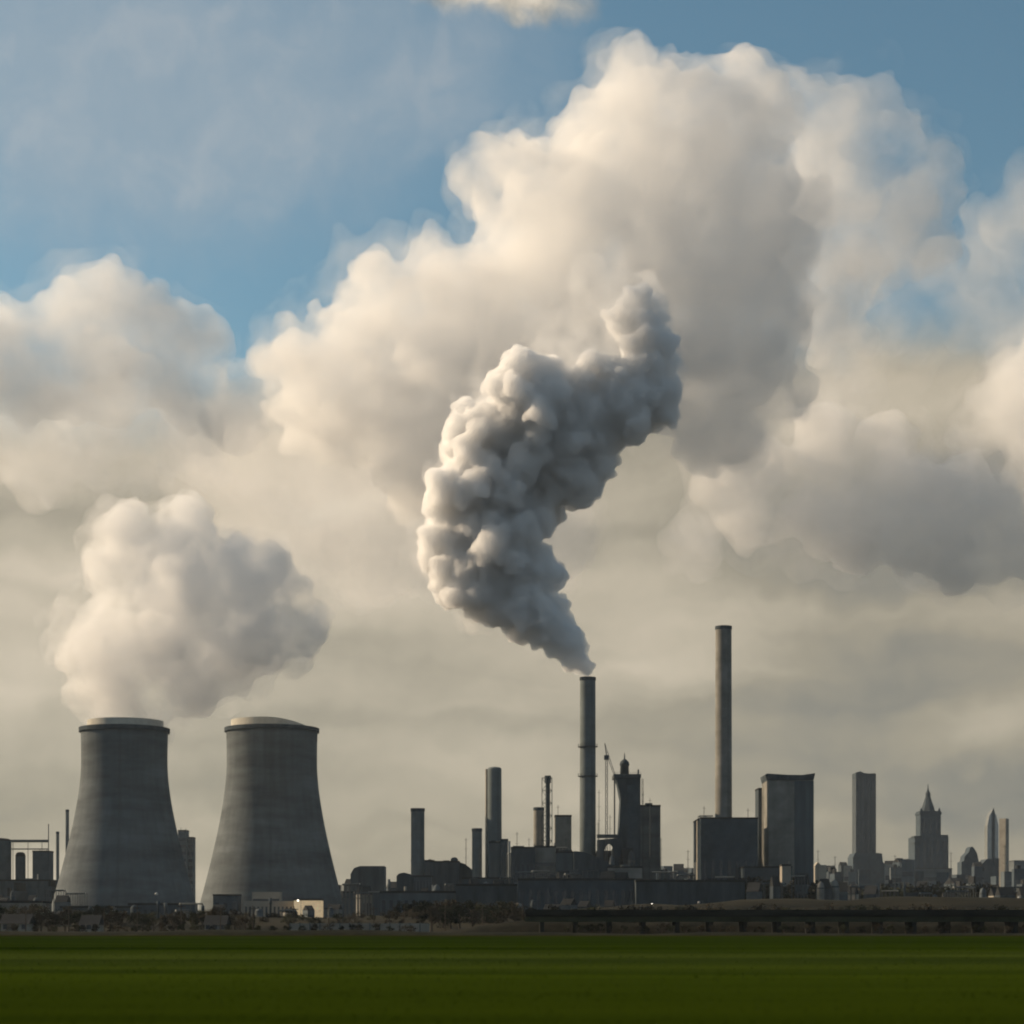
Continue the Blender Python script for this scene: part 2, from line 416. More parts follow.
# ------------------------------------------------------------------ mesh building helpers
class MB:
    def __init__(self):
        self.v, self.f = [], []
    def add(self, vs, fs):
        n = len(self.v)
        self.v += [tuple(v) for v in vs]; self.f += [tuple(i + n for i in f) for f in fs]
        return self
    def box(self, x0, x1, y0, y1, z0, z1, tx=0.0, ty=0.0):
        """box; tx, ty move the top edges inwards"""
        return self.add([(x0, y0, z0), (x1, y0, z0), (x1, y1, z0), (x0, y1, z0),
                         (x0 + tx, y0 + ty, z1), (x1 - tx, y0 + ty, z1), (x1 - tx, y1 - ty, z1), (x0 + tx, y1 - ty, z1)],
                        [(0, 3, 2, 1), (4, 5, 6, 7), (0, 1, 5, 4), (1, 2, 6, 5), (2, 3, 7, 6), (3, 0, 4, 7)])
    def lathe(self, prof, n=32, cx=0.0, cy=0.0, cap=True, tilt=None):
        vs, fs = [], []
        for r, z in prof:
            for i in range(n):
                a = 2 * math.pi * i / n
                x, y = r * math.cos(a), r * math.sin(a)
                vs.append((cx + x, cy + y, z if tilt is None else tilt(x, y, z)))
        for j in range(len(prof) - 1):
            for i in range(n):
                k = (i + 1) % n
                fs.append((j * n + i, j * n + k, (j + 1) * n + k, (j + 1) * n + i))
        if cap:
            fs.append(tuple(range(n))[::-1]); fs.append(tuple((len(prof) - 1) * n + i for i in range(n)))
        return self.add(vs, fs)
    def cyl(self, r, z0, z1, cx=0.0, cy=0.0, n=20, r1=None):
        return self.lathe([(r, z0), (r if r1 is None else r1, z1)], n, cx, cy)
    def bar(self, a, b, r, n=6):
        a, b = Vector(a), Vector(b); d = (b - a).normalized()
        u = d.orthogonal().normalized(); w = d.cross(u)
        vs = []
        for p in (a, b):
            for i in range(n):
                t = 2 * math.pi * i / n
                vs.append(p + (u * math.cos(t) + w * math.sin(t)) * r)
        fs = [(i, (i + 1) % n, n + (i + 1) % n, n + i) for i in range(n)] + [tuple(range(n))[::-1], tuple(range(n, 2 * n))]
        return self.add(vs, fs)
    def prism(self, outline, y0, y1):
        """outline in x,z, extruded along y"""
        n = len(outline)
        vs = [(x, y0, z) for x, z in outline] + [(x, y1, z) for x, z in outline]
        fs = [tuple(range(n)), tuple(range(2 * n - 1, n - 1, -1))] + [(i, n + i, n + (i + 1) % n, (i + 1) % n) for i in range(n)]
        return self.add(vs, fs)
    def build(self, name, m, parent=None, smooth=False, auto=None):
        me = bpy.data.meshes.new(name)
        me.from_pydata(self.v, [], self.f); me.update()
        bm = bmesh.new(); bm.from_mesh(me); bmesh.ops.recalc_face_normals(bm, faces=bm.faces); bm.to_mesh(me); bm.free()
        if smooth:
            for p in me.polygons: p.use_smooth = len(p.vertices) == 4
        me.materials.append(m)
        o = bpy.data.objects.new(name, me); SC.collection.objects.link(o)
        if parent is not None: o.parent = parent
        return o

def tag(o, label=None, cat=None, group=None, kind=None):
    if label: o['label'] = label
    if cat: o['category'] = cat
    if group: o['group'] = group
    if kind: o['kind'] = kind
    return o
def thing(name, label, cat, px, Y, rz=0.0, group=None):
    o = bpy.data.objects.new(name, None); SC.collection.objects.link(o)
    o.location = ((px - 512) / F * Y, Y, 0); o.rotation_euler = (0, 0, math.radians(rz))
    o.empty_display_size = 5
    return tag(o, label, cat, group)
def zof(py, Y):
    return (HZ - py) / F * Y + CAM_H

# ------------------------------------------------------------------ ground
g = MB()
g.add([(-9000, -400, 0), (9000, -400, 0), (9000, 30000, 0), (-9000, 30000, 0)], [(0, 1, 2, 3)])
tag(g.build("ground", mat("bare_ground", (0.0120, 0.0120, 0.0084), var=0.3, scale=0.02, rgb2=(0.024, 0.022, 0.016))), kind='structure')

grass_m = mat("field_grass", (0.014, 0.026, 0.002), rough=1.0, spec=0.0, var=0.2, scale=0.05, stretch=(0.12, 1.0, 1.0), rgb2=(0.036, 0.053, 0.0035), bump=0.0)
gt = grass_m.node_tree
gb = gt.nodes['Principled BSDF']
src = gb.inputs['Base Color'].links[0].from_socket
tco = gt.nodes.new('ShaderNodeTexCoord'); sx = gt.nodes.new('ShaderNodeSeparateXYZ'); gt.links.new(tco.outputs['Object'], sx.inputs[0])
wob = gt.nodes.new('ShaderNodeTexNoise'); wob.inputs['Scale'].default_value = 0.02; gt.links.new(tco.outputs['Object'], wob.inputs['Vector'])
ay = gt.nodes.new('ShaderNodeMath'); ay.operation = 'MULTIPLY_ADD'; ay.inputs[1].default_value = 22.0
gt.links.new(wob.outputs['Fac'], ay.inputs[0]); gt.links.new(sx.outputs['Y'], ay.inputs[2])
ry = gt.nodes.new('ShaderNodeMapRange'); ry.inputs[1].default_value = 30; ry.inputs[2].default_value = 390
gt.links.new(ay.outputs[0], ry.inputs[0])
strip = gt.nodes.new('ShaderNodeValToRGB')      # the field is sown in strips of different green
cr = strip.color_ramp
cr.elements[0].position = 0.0; cr.elements[0].color = (0.85, 0.80, 1.0, 1)
cr.elements[1].position = 1.0; cr.elements[1].color = (1.0, 0.62, 1.6, 1)
for ps, cc in ((0.06, (0.95, 0.95, 0.9)), (0.17, (1.1, 1.12, 1.3)), (0.25, (1.25, 1.2, 2.6)), (0.33, (1.25, 1.2, 2.6)), (0.38, (0.72, 0.8, 0.7)), (0.72, (0.5, 0.62, 0.5)), (0.86, (0.55, 0.6, 0.6))):
    e = cr.elements.new(ps); e.color = (*cc, 1)
gt.links.new(ry.outputs[0], strip.inputs[0])
mm = gt.nodes.new('ShaderNodeVectorMath'); mm.operation = 'MULTIPLY'
gt.links.new(src, mm.inputs[0]); gt.links.new(strip.outputs[0], mm.inputs[1]); gt.links.new(mm.outputs[0], gb.inputs['Base Color'])
rnd = random.Random(4)
nx, ny = 160, 240
vs, fs = [], []
for j in range(ny + 1):
    yy = 12 + 371 * (j / ny) ** 1.4
    for i in range(nx + 1):
        xx = (i / nx - 0.5) * 640
        zz = 0.02 + 0.10 * mnoise.noise(Vector((xx * 0.02, yy * 0.10, 0))) + 0.05 * mnoise.noise(Vector((xx * 0.1, yy * 0.5, 3))) + 0.09
        vs.append((xx, yy, zz))
for j in range(ny):
    for i in range(nx):
        a = j * (nx + 1) + i
        fs.append((a, a + 1, a + nx + 2, a + nx + 1))
fld = MB().add(vs, fs).build("grass_field", grass_m, smooth=True)
tag(fld, kind='structure')

# blades standing in the nearer field: too many to count
def grass_tufts():
    r = random.Random(9)
    V, T = [], []
    for i in range(60000):
        y = 34 + 150 * r.random() ** 1.5
        x = (r.random() - 0.5) * (0.56 * y + 16)
        z = 0.02 + 0.10 * mnoise.noise(Vector((x * 0.02, y * 0.10, 0))) + 0.05 * mnoise.noise(Vector((x * 0.1, y * 0.5, 3))) + 0.05
        h = r.uniform(0.03, 0.075); w = r.uniform(0.02, 0.05) * (1 + y / 60); a = r.uniform(0, 6.28)
        lx, ly = r.uniform(-.1, .1), r.uniform(-.1, .1)
        n = len(V)
        V += [(x - w * math.cos(a), y - w * math.sin(a), z), (x + w * math.cos(a), y + w * math.sin(a), z), (x + lx, y + ly, z + h)]
        T.append((n, n + 1, n + 2))
    me = bpy.data.meshes.new("grass"); me.from_pydata(V, [], T)
    me.materials.append(mat("grass_blades", (0.014, 0.028, 0.002), rough=1.0, spec=0.0, var=0.3, scale=0.1, rgb2=(0.038, 0.058, 0.004)))
    o = bpy.data.objects.new("grass", me); SC.collection.objects.link(o)
    tag(o, "short green crop blades in the near field", None, None, 'stuff')
grass_tufts()

# rough brown margin behind the field, and the bank that carries the view up to the works
def bank(name, m, pts, y0, y1, n=90, amp=0.4, seed=0):
    """terrain strip: pts = (picture column, height) along it, crest between y0 and y1"""
    vs, fs = [], []
    prof = [(0, 0), (0.12, 0.55), (0.3, 0.95), (0.5, 1.0), (0.75, 0.9), (1, 0)]
    for i in range(n + 1):
        t = i / n
        px = pts[0][0] + (pts[-1][0] - pts[0][0]) * t
        h = pts[-1][1]
        for (a, ha), (b, hb) in zip(pts, pts[1:]):
            if a <= px <= b:
                h = ha + (hb - ha) * (px - a) / (b - a)
        for u, q in prof:
            Y = y0 + (y1 - y0) * u
            x = (px - 512) / F * (y0 + y1) / 2
            vs.append((x, Y, -0.3 + (h + amp * mnoise.noise(Vector((x * 0.05, Y * 0.05, seed)))) * q))
    k = len(prof)
    for i in range(n):
        for j in range(k - 1):
            a = i * k + j
            fs.append((a, a + k, a + k + 1, a + 1))
    return tag(MB().add(vs, fs).build(name, m, smooth=True), kind='structure')
scrub = mat("scrub_ground", (0.013, 0.014, 0.010), var=0.4, scale=0.05, rgb2=(0.036, 0.032, 0.021), stretch=(0.4, 1, 1))
bank("verge", mat("verge_ground", (0.0084, 0.0090, 0.0042), var=0.35, scale=0.2, rgb2=(0.018, 0.018, 0.009)), [(-300, 1.0), (200, 1.4), (430, 1.1), (700, 0.8), (1400, 0.9)], 384, 402, amp=0.5, seed=1)
bank("hill", scrub, [(-400, 3), (150, 5), (430, 5), (560, 7), (700, 10.5), (830, 12), (1100, 12.5), (1500, 11)], 620, 760, amp=1.4, seed=5)
print("GROUND", round(time.time() - T0, 1))

# ------------------------------------------------------------------ haze
hz_m = volume_mat("haze_air", 0.00003, (0.78, 0.90, 1.0), 0.2)
hb = MB().box(-3800, 3800, -150, 4300, -1.0, 430).build("haze", hz_m)
tag(hb, kind='stuff')

# ------------------------------------------------------------------ cooling towers
def cooling_tower(label, x0, x1, rt, rb, top, Y, lip, cx=None):
    k = Y / F
    cx = (x0 + x1) / 2
    t = thing("cooling_tower", label, "cooling tower", cx, Y, group="cooling towers")
    H = zof(top, Y); Rt = rt * k; Rb = rb * k
    prof = []
    z0 = 7.0
    zt = H * 0.83                                  # throat height
    Rth = Rt * 0.985
    for i in range(41):
        z = z0 + (H - z0) * i / 40
        if z < zt:
            q = (zt - z) / (zt - z0)
            c = (Rb / Rth) ** 2 - 1
            # waist hyperbola
            r = Rth * math.sqrt(1 + c * (q ** 1.75))
        else:
            q = (z - zt) / (H - zt)
            r = Rth + (Rt - Rth) * q * q
        prof.append((r, z))
    inner = [(r - 0.7, z) for r, z in reversed(prof)]
    MB().lathe(prof + inner, 96, cap=False).build("shell", M['concrete'], t, smooth=True)
    MB().lathe([(Rt + 1.0, H - 2.2), (Rt + 1.1, H + 0.3), (Rt - 1.6, H + 0.35), (Rt - 0.9, H - 2.2)], 96, cap=False).build("ring_beam", M['dark'], t)
    MB().lathe([(Rt * lip[0], H - 3), (Rt * lip[0], H + lip[1]), (Rt * lip[0] - 0.8, H + lip[1]), (Rt * lip[0] - 0.8, H - 3)], 96, cap=False, cx=lip[3],
               tilt=lambda x, y, z: z if z < H else z - lip[2] * max(0.0, (x / (Rt * lip[0]) + 0.1)) ** 2 * lip[1] / 1.1).build("upper_lip", M['cream'], t)
    n = 36
    for i in range(n):
        a = 2 * math.pi * i / n; b = 2 * math.pi * (i + 0.5) / n
        m = MB()
        for e in (b, b - 2 * math.pi / n):
            m.bar(((Rb + 1.5) * math.cos(a), (Rb + 1.5) * math.sin(a), 0.4), ((Rb - .3) * math.cos(e), (Rb - .3) * math.sin(e), z0 + 0.4), 0.45)
        m.build("support_leg", M['concrete'], t)
    MB().lathe([(Rb + 3, 0), (Rb + 3, 1.4), (Rb + 2.4, 1.4), (Rb + 2.4, 0)], 64, cap=False).build("basin", M['concrete'], t)
    lad = MB()
    for s in (-0.4, 0.4):
        for (r, z), (r2, z2) in zip(prof, prof[1:]):
            lad.bar((s + 0.1 * r, -r - 0.4, z), (s + 0.1 * r2, -r2 - 0.4, z2), 0.09, 4)
    lad.build("ladder", M['steel'], t)
    return t
cooling_tower("left concrete cooling tower with a level cream lip under the drifting steam", 81, 168, 43, 74.5, 729, 1130.0, (0.87, 4.6, 0.0, 0.6))
cooling_tower("right concrete cooling tower with a cream lip that slopes down to one side", 226, 318, 45.5, 75.0, 729, 1230.0, (0.90, 5.2, 0.95, 0.2))

# ------------------------------------------------------------------ chimneys
def chimney(name, label, cat, px0, px1, top, Y, base_px=None, m='stack', rings=(), head=None, group=None, dome=False, pipe=None, ladder=True):
    k = Y / F
    cx = (px0 + px1) / 2
    t = thing(name, label, cat, cx, Y, group=group)
    r = (px1 - px0) / 2 * k; rb = (base_px or (px1 - px0)) / 2 * k; H = zof(top, Y)
    prof = [(rb, 0), (rb + (r - rb) * 0.5, H * 0.5), (r, H - 3 * k)]
    if dome:
        prof += [(r * 0.98, H - 1.6 * k), (r * 0.8, H - 0.5 * k), (r * 0.45, H)]
    else:
        prof += [(r, H), (r * 0.82, H), (r * 0.8, H - 2)]
    MB().lathe(prof, 32).build("shaft", M[m], t, smooth=True)
    if not dome:
        MB().lathe([(r, H - 1.6), (r * 1.06, H - 1.5), (r * 1.06, H + 0.35), (r * .8, H + 0.35), (r * .8, H + 0.05)], 32, cap=False).build("cap", M['dark'], t)
    for ry in rings:
        z = zof(ry, Y)
        MB().lathe([(r * 1.0, z - 0.5), (r * 1.28, z - 0.4), (r * 1.28, z), (r * 1.02, z)], 24, cap=False).build("platform", M['steel'], t)
        rail = MB()
        for i in range(16):
            a = math.pi * i / 8
            p = (r * 1.27 * math.cos(a), r * 1.27 * math.sin(a)); a2 = a + math.pi / 8
            q = (r * 1.27 * math.cos(a2), r * 1.27 * math.sin(a2))
            rail.bar((*p, z), (*p, z + 1.3), 0.08, 4); rail.bar((*p, z + 1.3), (*q, z + 1.3), 0.08, 4)
        rail.build("railing", M['steel'], t)
    if ladder:
        l = MB()
        for s in (-0.35, 0.35):
            l.bar((rb * .5 + s, -rb * 0.9, 2), (r * .5 + s, -r * 0.9, H - 1), 0.08, 4)
        l.build("ladder", M['steel'], t)
    if head:      # (r factor, height px) wider dark head
        MB().cyl(r * head[0], H - head[1] * k, H + 0.8, n=16).build("head", M['dark'], t)
    if pipe:      # slender pipe clipped to one side: offset px, radius px, top
        MB().cyl(pipe[1] * k, 0, zof(pipe[2], Y), cx=pipe[0] * k, n=12).build("side_pipe", M[pipe[3]], t, smooth=True)
    return t
chimney("chimney", "tall dark chimney with steel platforms and the big steam plume at its mouth", "chimney", 580, 595.5, 678, 1150.0, base_px=16.5, rings=(746.5, 776), m='stack')
chimney("chimney", "tallest plain brown chimney rising from the boxy plant beside the broad block", "chimney", 715.5, 731.5, 627, 1150.0, base_px=17.5, m='brown')
chimney("chimney", "short stout grey chimney standing over the low plant beside the cooling towers", "chimney", 411, 424.5, 809, 1180.0, m='stack')
chimney("chimney", "round-topped grey chimney with a pale pipe up its sunny side", "chimney", 487.5, 501.5, 767, 1180.0, dome=True, base_px=15, pipe=(-8.2, 1.1, 769, 'pale'), m='stack')
chimney("chimney", "squat grey stack just beside the round-topped chimney", "chimney", 472, 482, 829, 1160.0, m='stack')
chimney("chimney", "plain mid-height stack touching the slim dark-headed stack", "chimney", 533.5, 544, 808, 1200.0, m='brown')
chimney("chimney", "slim stack with a dark head wrapped in a steel frame", "chimney", 545.5, 550, 777, 1160.0, head=(1.45, 6), m='dark')
chimney("chimney", "thin chimney, the shorter of two beside the left cooling tower", "chimney", 56, 59.2, 832, 1500.0, m='stack')
chimney("chimney", "thin chimney, the taller of two beside the left cooling tower", "chimney", 65.5, 69, 810, 1500.0, m='stack')

def lattice(name, label, cat, px, Y, w_px, top, rz=0, m='steel', r=0.14, panels=10, group=None, base=0.0, jib=None):
    k = Y / F
    t = thing(name, label, cat, px, Y, rz, group)
    w = w_px * k / 2; H = zof(top, Y)
    b = MB()
    for sx in (-1, 1):
        for sy in (-1, 1):
            b.bar((sx * w, sy * w, base), (sx * w, sy * w, H), r * 1.3, 4)
    for i in range(panels):
        z0 = base + (H - base) * i / panels; z1 = base + (H - base) * (i + 1) / panels
        for (ax, ay, bx, by) in ((-1, -1, 1, -1), (1, -1, 1, 1), (1, 1, -1, 1), (-1, 1, -1, -1)):
            b.bar((ax * w, ay * w, z0), (bx * w, by * w, z1), r, 4)
            b.bar((ax * w, ay * w, z1), (bx * w, by * w, z1), r, 4)
    b.build("mast_frame", M[m], t)
    return t, H, w, k
lattice("steel_frame", "steel access frame wrapped round the slim dark-headed stack", "steel frame", 547, 1160.0, 10.0, 778, r=0.16, panels=12)
t, H, w, k = lattice("tower_crane", "lattice tower crane between the tall dark chimney and the domed tower", "tower crane", 606.5, 1130.0, 2.2, 756, panels=22, r=0.13)
j = MB()
jz = zof(750, 1130.0)
j.bar((0, 0, H), (-1.0, 0, jz + 4), 0.35, 4)
j.bar((-1.0, 0, jz + 4), (7.5, 0, H - 18), 0.16, 4); j.bar((0.2, 0, H), (8.2, 0, H - 22), 0.14, 4)
for q in range(6):
    j.bar((-1 + 8.5 * q / 6, 0, jz + 4 - 26 * q / 6), (0.2 + 8.0 * (q + .5) / 6, 0, H - 22 * (q + .5) / 6), 0.09, 4)
j.build("jib", M['steel'], t)
MB().box(-1.4, 1.4, -1.4, 1.4, H - 2.2, H + 0.4).build("cab", M['dark'], t)

# ------------------------------------------------------------------ buildings
def building(label, x0, x1, top, Y, depth, m='cladding', name="industrial_building", cat="building", rz=0, windows=None, roofbits=(), outline=None,
             group=None, parapet=True, base=0.0, rnd_seed=None, edge=None):
    k = Y / F
    cx = (x0 + x1) / 2
    t = thing(name, label, cat, cx, Y + depth / 2, rz, group)
    t.location.x = (cx - 512) / F * Y
    W = (x1 - x0) * k / 2; D = depth / 2; H = zof(top, Y)
    if rz:
        c, s_ = abs(math.cos(math.radians(rz))), abs(math.sin(math.radians(rz)))
        W = max((W - D * s_) / c, W * 0.4)
    if outline:
        pts = [((px - cx) * k, zof(py, Y) if py < 924 else 0) for px, py in outline]
        MB().prism(pts, -D, D).build("wall", M[m], t)
    else:
        MB().box(-W, W, -D, D, base, H).build("wall", M[m], t)
        if parapet:
            p = MB(); e = 0.5
            p.box(-W - .15, W + .15, -D - .15, -D + e, H, H + 1.0); p.box(-W - .15, W + .15, D - e, D + .15, H, H + 1.0)
            p.box(-W - .15, -W + e, -D + e, D - e, H, H + 1.0); p.box(W - e, W + .15, -D + e, D - e, H, H + 1.0)
            p.build("roof", M['roof'], t)
    if windows:
        kind, n, zz0, zz1 = windows
        if kind == 'v':        # tall glazed strips on the front and on the sides
            for i in range(n):
                xc = -W + 2 * W * (i + 0.5) / n
                MB().box(xc - W / n * 0.45, xc + W / n * 0.45, -D - 0.12, -D + 0.3, H * zz0, H * zz1).build("window_strip", M['glass'], t)
            for i in range(max(1, int(n * D / W * .7))):
                nn = max(1, int(n * D / W * .7)); yc = -D + 2 * D * (i + .5) / nn
                MB().box(-W - 0.12, -W + .3, yc - D / nn * .4, yc + D / nn * .4, H * zz0, H * zz1).build("window_strip", M['glass'], t)
        else:
            for i in range(n):
                zc = H * (zz0 + (zz1 - zz0) * (i + .5) / n); hh = H * (zz1 - zz0) / n * 0.22
                MB().box(-W * 0.94, W * 0.94, -D - 0.12, -D + .3, zc - hh, zc + hh).build("window_band", M['glass'], t)
    for rb in roofbits:        # (kind, x0, x1, top)
        kd, a, b, tp = rb[:4]
        mm = M[rb[4]] if len(rb) > 4 else M['dark']
        xa, xb, z1 = (a - cx) * k, (b - cx) * k, zof(tp, Y)
        if kd == 'box': MB().box(xa, xb, -D * .5, D * .3, H, z1).build("plant_room", mm, t)
        if kd == 'tank': MB().lathe([((xb - xa) / 2, H), ((xb - xa) / 2, z1 - (xb - xa) * .3), ((xb - xa) / 3, z1 - (xb - xa) * .08), (0.1, z1)], 20, cx=(xa + xb) / 2, cap=False).build("roof_tank", mm, t, smooth=True)
        if kd == 'mast': MB().bar(((xa + xb) / 2, 0, H), ((xa + xb) / 2, 0, z1), 0.22, 6).build("mast", M['steel'], t)
        if kd == 'frame':
            f = MB()
            nn = max(2, int((xb - xa) / 3))
            for i in range(nn + 1):
                xx = xa + (xb - xa) * i / nn
                for yy in (-D * .7, -D * .2):
                    f.bar((xx, yy, H), (xx, yy, z1), 0.2, 4)
                f.bar((xx, -D * .7, z1), (xx, -D * .2, z1), 0.2, 4)
            for yy in (-D * .7, -D * .2):
                f.bar((xa, yy, z1), (xb, yy, z1), 0.28, 4); f.bar((xa, yy, (H + z1) / 2), (xb, yy, (H + z1) / 2), 0.18, 4)
            f.build("pipe_frame", mm, t)
        if kd == 'pipe': MB().bar(((xa + xb) / 2, -D * .8, 0), ((xa + xb) / 2, -D * .8, z1), (xb - xa) / 2, 10).build("pipe", mm, t)
    return t

def tank(label, x0, x1, top, Y, m='concrete', round_top=1.0, name="silo", cat="silo", group=None):
    k = Y / F
    t = thing(name, label, cat, (x0 + x1) / 2, Y, group=group)
    r = (x1 - x0) / 2 * k; H = zof(top, Y)
    MB().lathe([(r, 0), (r, H - round_top * 2)], 36, cap=False).build("wall", M[m], t, smooth=True)
    MB().lathe([(r * 1.01, H - round_top * 2), (r * 1.01, H - round_top * 1.6), (r * .8, H - round_top * .5), (r * .45, H - round_top * .1), (0.05, H)], 36, cap=False).build("roof", M['roof'], t, smooth=True)
    l = MB()
    for s in (-.3, .3): l.bar((s, -r - .2, 0), (s, -r - .2, H - 2), .08, 4)
    l.build("ladder", M['steel'], t)
    return t
# far left
tank("broad grey silo cut by the picture's left edge", -16, 11, 838, 1300.0, 'bluegrey')
tank("narrow round-topped silo standing alone under the pipe bridge", 15.5, 25.5, 852, 1300.0, 'bluegrey', 1.5)
building("dark windowless block under the end of the pipe bridge", 32.5, 48.5, 852, 1290.0, 14, 'bluegrey', roofbits=(('mast', 37, 38, 849), ('mast', 44, 45, 848)))
t = thing("pipe_bridge", "high twin pipe bridge running from the broad silo to a thin mast", "pipe bridge", 30, 1310.0)
k = 1310.0 / F
for yy, rr in ((841, 0.95), (849, 0.4)):
    MB().bar(((10 - 30) * k, 0, zof(yy, 1310)), ((48.5 - 30) * k, 0, zof(yy, 1310)), rr, 8).build("pipe", M['steel'], t)
MB().bar((18.5 * k, 0, 0), (18.5 * k, 0, zof(824, 1310)), 0.35, 6).build("mast", M['steel'], t)
for xx in (-17, -2, 12):
    MB().bar((xx * k, 0, 0), (xx * k, 0, zof(841, 1310)), 0.22, 6).build("leg", M['steel'], t)
building("low dark hall in front of the silos, with a pale end bay", -14, 50, 881, 1220.0, 30, 'dark', roofbits=(('box', 22, 32, 878, 'concrete'), ('pipe', 36, 37.2, 874, 'palesteel')))
building("taller slab of the pale hazy pair glimpsed between the cooling towers", 178, 186.5, 831, 1750.0, 14, 'concrete', windows=('h', 9, .3, .95), roofbits=(('mast', 179, 180, 827), ('mast', 184, 185, 828)))
building("shorter slab of the pale hazy pair glimpsed between the cooling towers", 186.8, 193, 838, 1760.0, 14, 'concrete', windows=('h', 8, .3, .95))
# right of the towers
building("dark office block with one chamfered shoulder, alone beside the right cooling tower", 350.5, 384, 866, 1260.0, 22, 'cladding',
         outline=[(350.5, 930), (350.5, 874), (354, 868), (360, 866), (384, 866), (384, 930)], windows=None)
building("low grey shed at the foot of the chamfered dark office block", 343, 397, 893, 1150.0, 20, 'bluegrey')
building("low round-shouldered block beside the short stout chimney", 396.5, 413, 873, 1150.0, 18, 'dark', outline=[(396.5, 930), (396.5, 876), (399, 873.5), (404, 872.5), (410, 874), (413, 876), (413, 930)])
building("flat grey block behind the foot of the short stout chimney", 411, 434, 861.5, 1210.0, 20, 'cladding', roofbits=(('box', 428, 431, 859),))
building("low glazed front with pale mullions before the short stout chimney", 413.2, 432, 877, 1145.0, 12, 'bluegrey', windows=('v', 6, .3, .92))
building("dark square plant building with a round tank on its roof", 430, 459, 862.5, 1165.0, 24, 'dark', roofbits=(('tank', 450, 457.5, 856.5), ('box', 443, 449, 860), ('box', 432, 437, 861)))
building("dark lean-to with a sloping roof next to the squat grey stack", 459, 474, 864, 1175.0, 18, 'dark', outline=[(459, 930), (459, 862), (465, 864), (474, 871), (474, 930)])
building("narrow dark block hugging the round-topped chimney", 489, 503, 843, 1150.0, 14, 'cladding', roofbits=(('box', 491, 496, 840),))
building("narrow glassy block with a bright steel post on its corner", 500.5, 508, 840.5, 1140.0, 12, 'bluegrey', windows=('v', 3, .1, .95), roofbits=(('pipe', 508.4, 510.4, 841, 'palesteel'),))
building("low pale-grey hall at the foot of the round-topped chimney", 462, 512, 879, 1120.0, 20, 'bluegrey', windows=('v', 9, .4, .85))
building("flat-topped dark boiler house in front of the plain mid-height stack", 511, 535, 848.5, 1110.0, 22, 'dark', windows=('v', 5, .35, .8), roofbits=(('frame', 513, 524, 846), ))
building("brown boiler house under the slim dark-headed stack", 535, 556, 847.5, 1115.0, 22, 'brown', roofbits=(('box', 538, 543, 845), ('pipe', 553.5, 555, 843, 'palesteel')), windows=('h', 4, .35, .85))
building("square windowless brown block standing between the slim stack and the tall dark chimney", 555, 571.5, 816.5, 1180.0, 16, 'brown')
building("low plant hall at the foot of the square brown block", 556, 578, 853, 1108.0, 18, 'cladding', roofbits=(('frame', 560, 572, 850), ))
building("sloping-roofed hall at the foot of the tall dark chimney", 574, 612, 856, 1100.0, 26, 'dark', outline=[(574, 930), (574, 851), (584, 852), (600, 858), (612, 866), (612, 930)])
building("low pale shed below the domed tower", 608, 642, 868, 1095.0, 20, 'brown', windows=('h', 3, .4, .85), roofbits=(('box', 622, 630, 865, 'concrete'),))
building("square grey tower with a small cap, beside the domed tower", 639.5, 660.5, 806.5, 1190.0, 20, 'concrete', roofbits=(('box', 646, 653, 802.5),), windows=None)

# domed tower on a flaring shaft
Y = 1160.0; k = Y / F
t = thing("process_tower", "flaring dark tower with a flat deck, small dome and spire", "tower", 627, Y)
X = lambda px: (px - 627) * k
Z = lambda py: zof(py, Y)
MB().prism([(X(612), 0), (X(612), Z(850)), (X(618), Z(835)), (X(620), Z(800)), (X(617), Z(784)), (X(614.5), Z(779)), (X(639.5), Z(779)), (X(639.5), 0)], -9, 9).build("shaft", M['dark'], t)
MB().prism([(X(626), Z(930)), (X(626), Z(786)), (X(637), Z(786)), (X(637), Z(930))], -9.6, -9.05).build("window_strip", M['bluegrey'], t)
MB().box(X(612.8), X(640), -10, 10, Z(779), Z(775.3)).build("deck", M['steel'], t)
MB().lathe([(4.6 * k, Z(775.3)), (4.2 * k, Z(766)), (5.0 * k, Z(765.5)), (4.4 * k, Z(762)), (2.4 * k, Z(760)), (0.8 * k, Z(759)), (0.5 * k, Z(755)), (0.1, Z(752.5))], 24, cx=X(624.5)).build("dome", M['dark'], t, smooth=True)
MB().bar((X(638.3), 0, Z(775.3)), (X(638.3), 0, Z(769.5)), 0.5, 6).build("mast", M['steel'], t)
MB().bar((X(613.8), -8, 0), (X(613.8), -8, Z(778)), 0.45, 8).build("column", M['steel'], t)
rail = MB()
for i in range(14):
    xx = X(613 + i * 2.07); rail.bar((xx, -9.8, Z(775.3)), (xx, -9.8, Z(773.6)), 0.07, 4)
rail.bar((X(613), -9.8, Z(773.6)), (X(640), -9.8, Z(773.6)), 0.07, 4)
rail.build("railing", M['steel'], t)
lattice("radio_mast", "faint lattice mast just beyond the domed tower's deck", "mast", 642.5, 1230.0, 1.6, 779, panels=24, r=0.09)
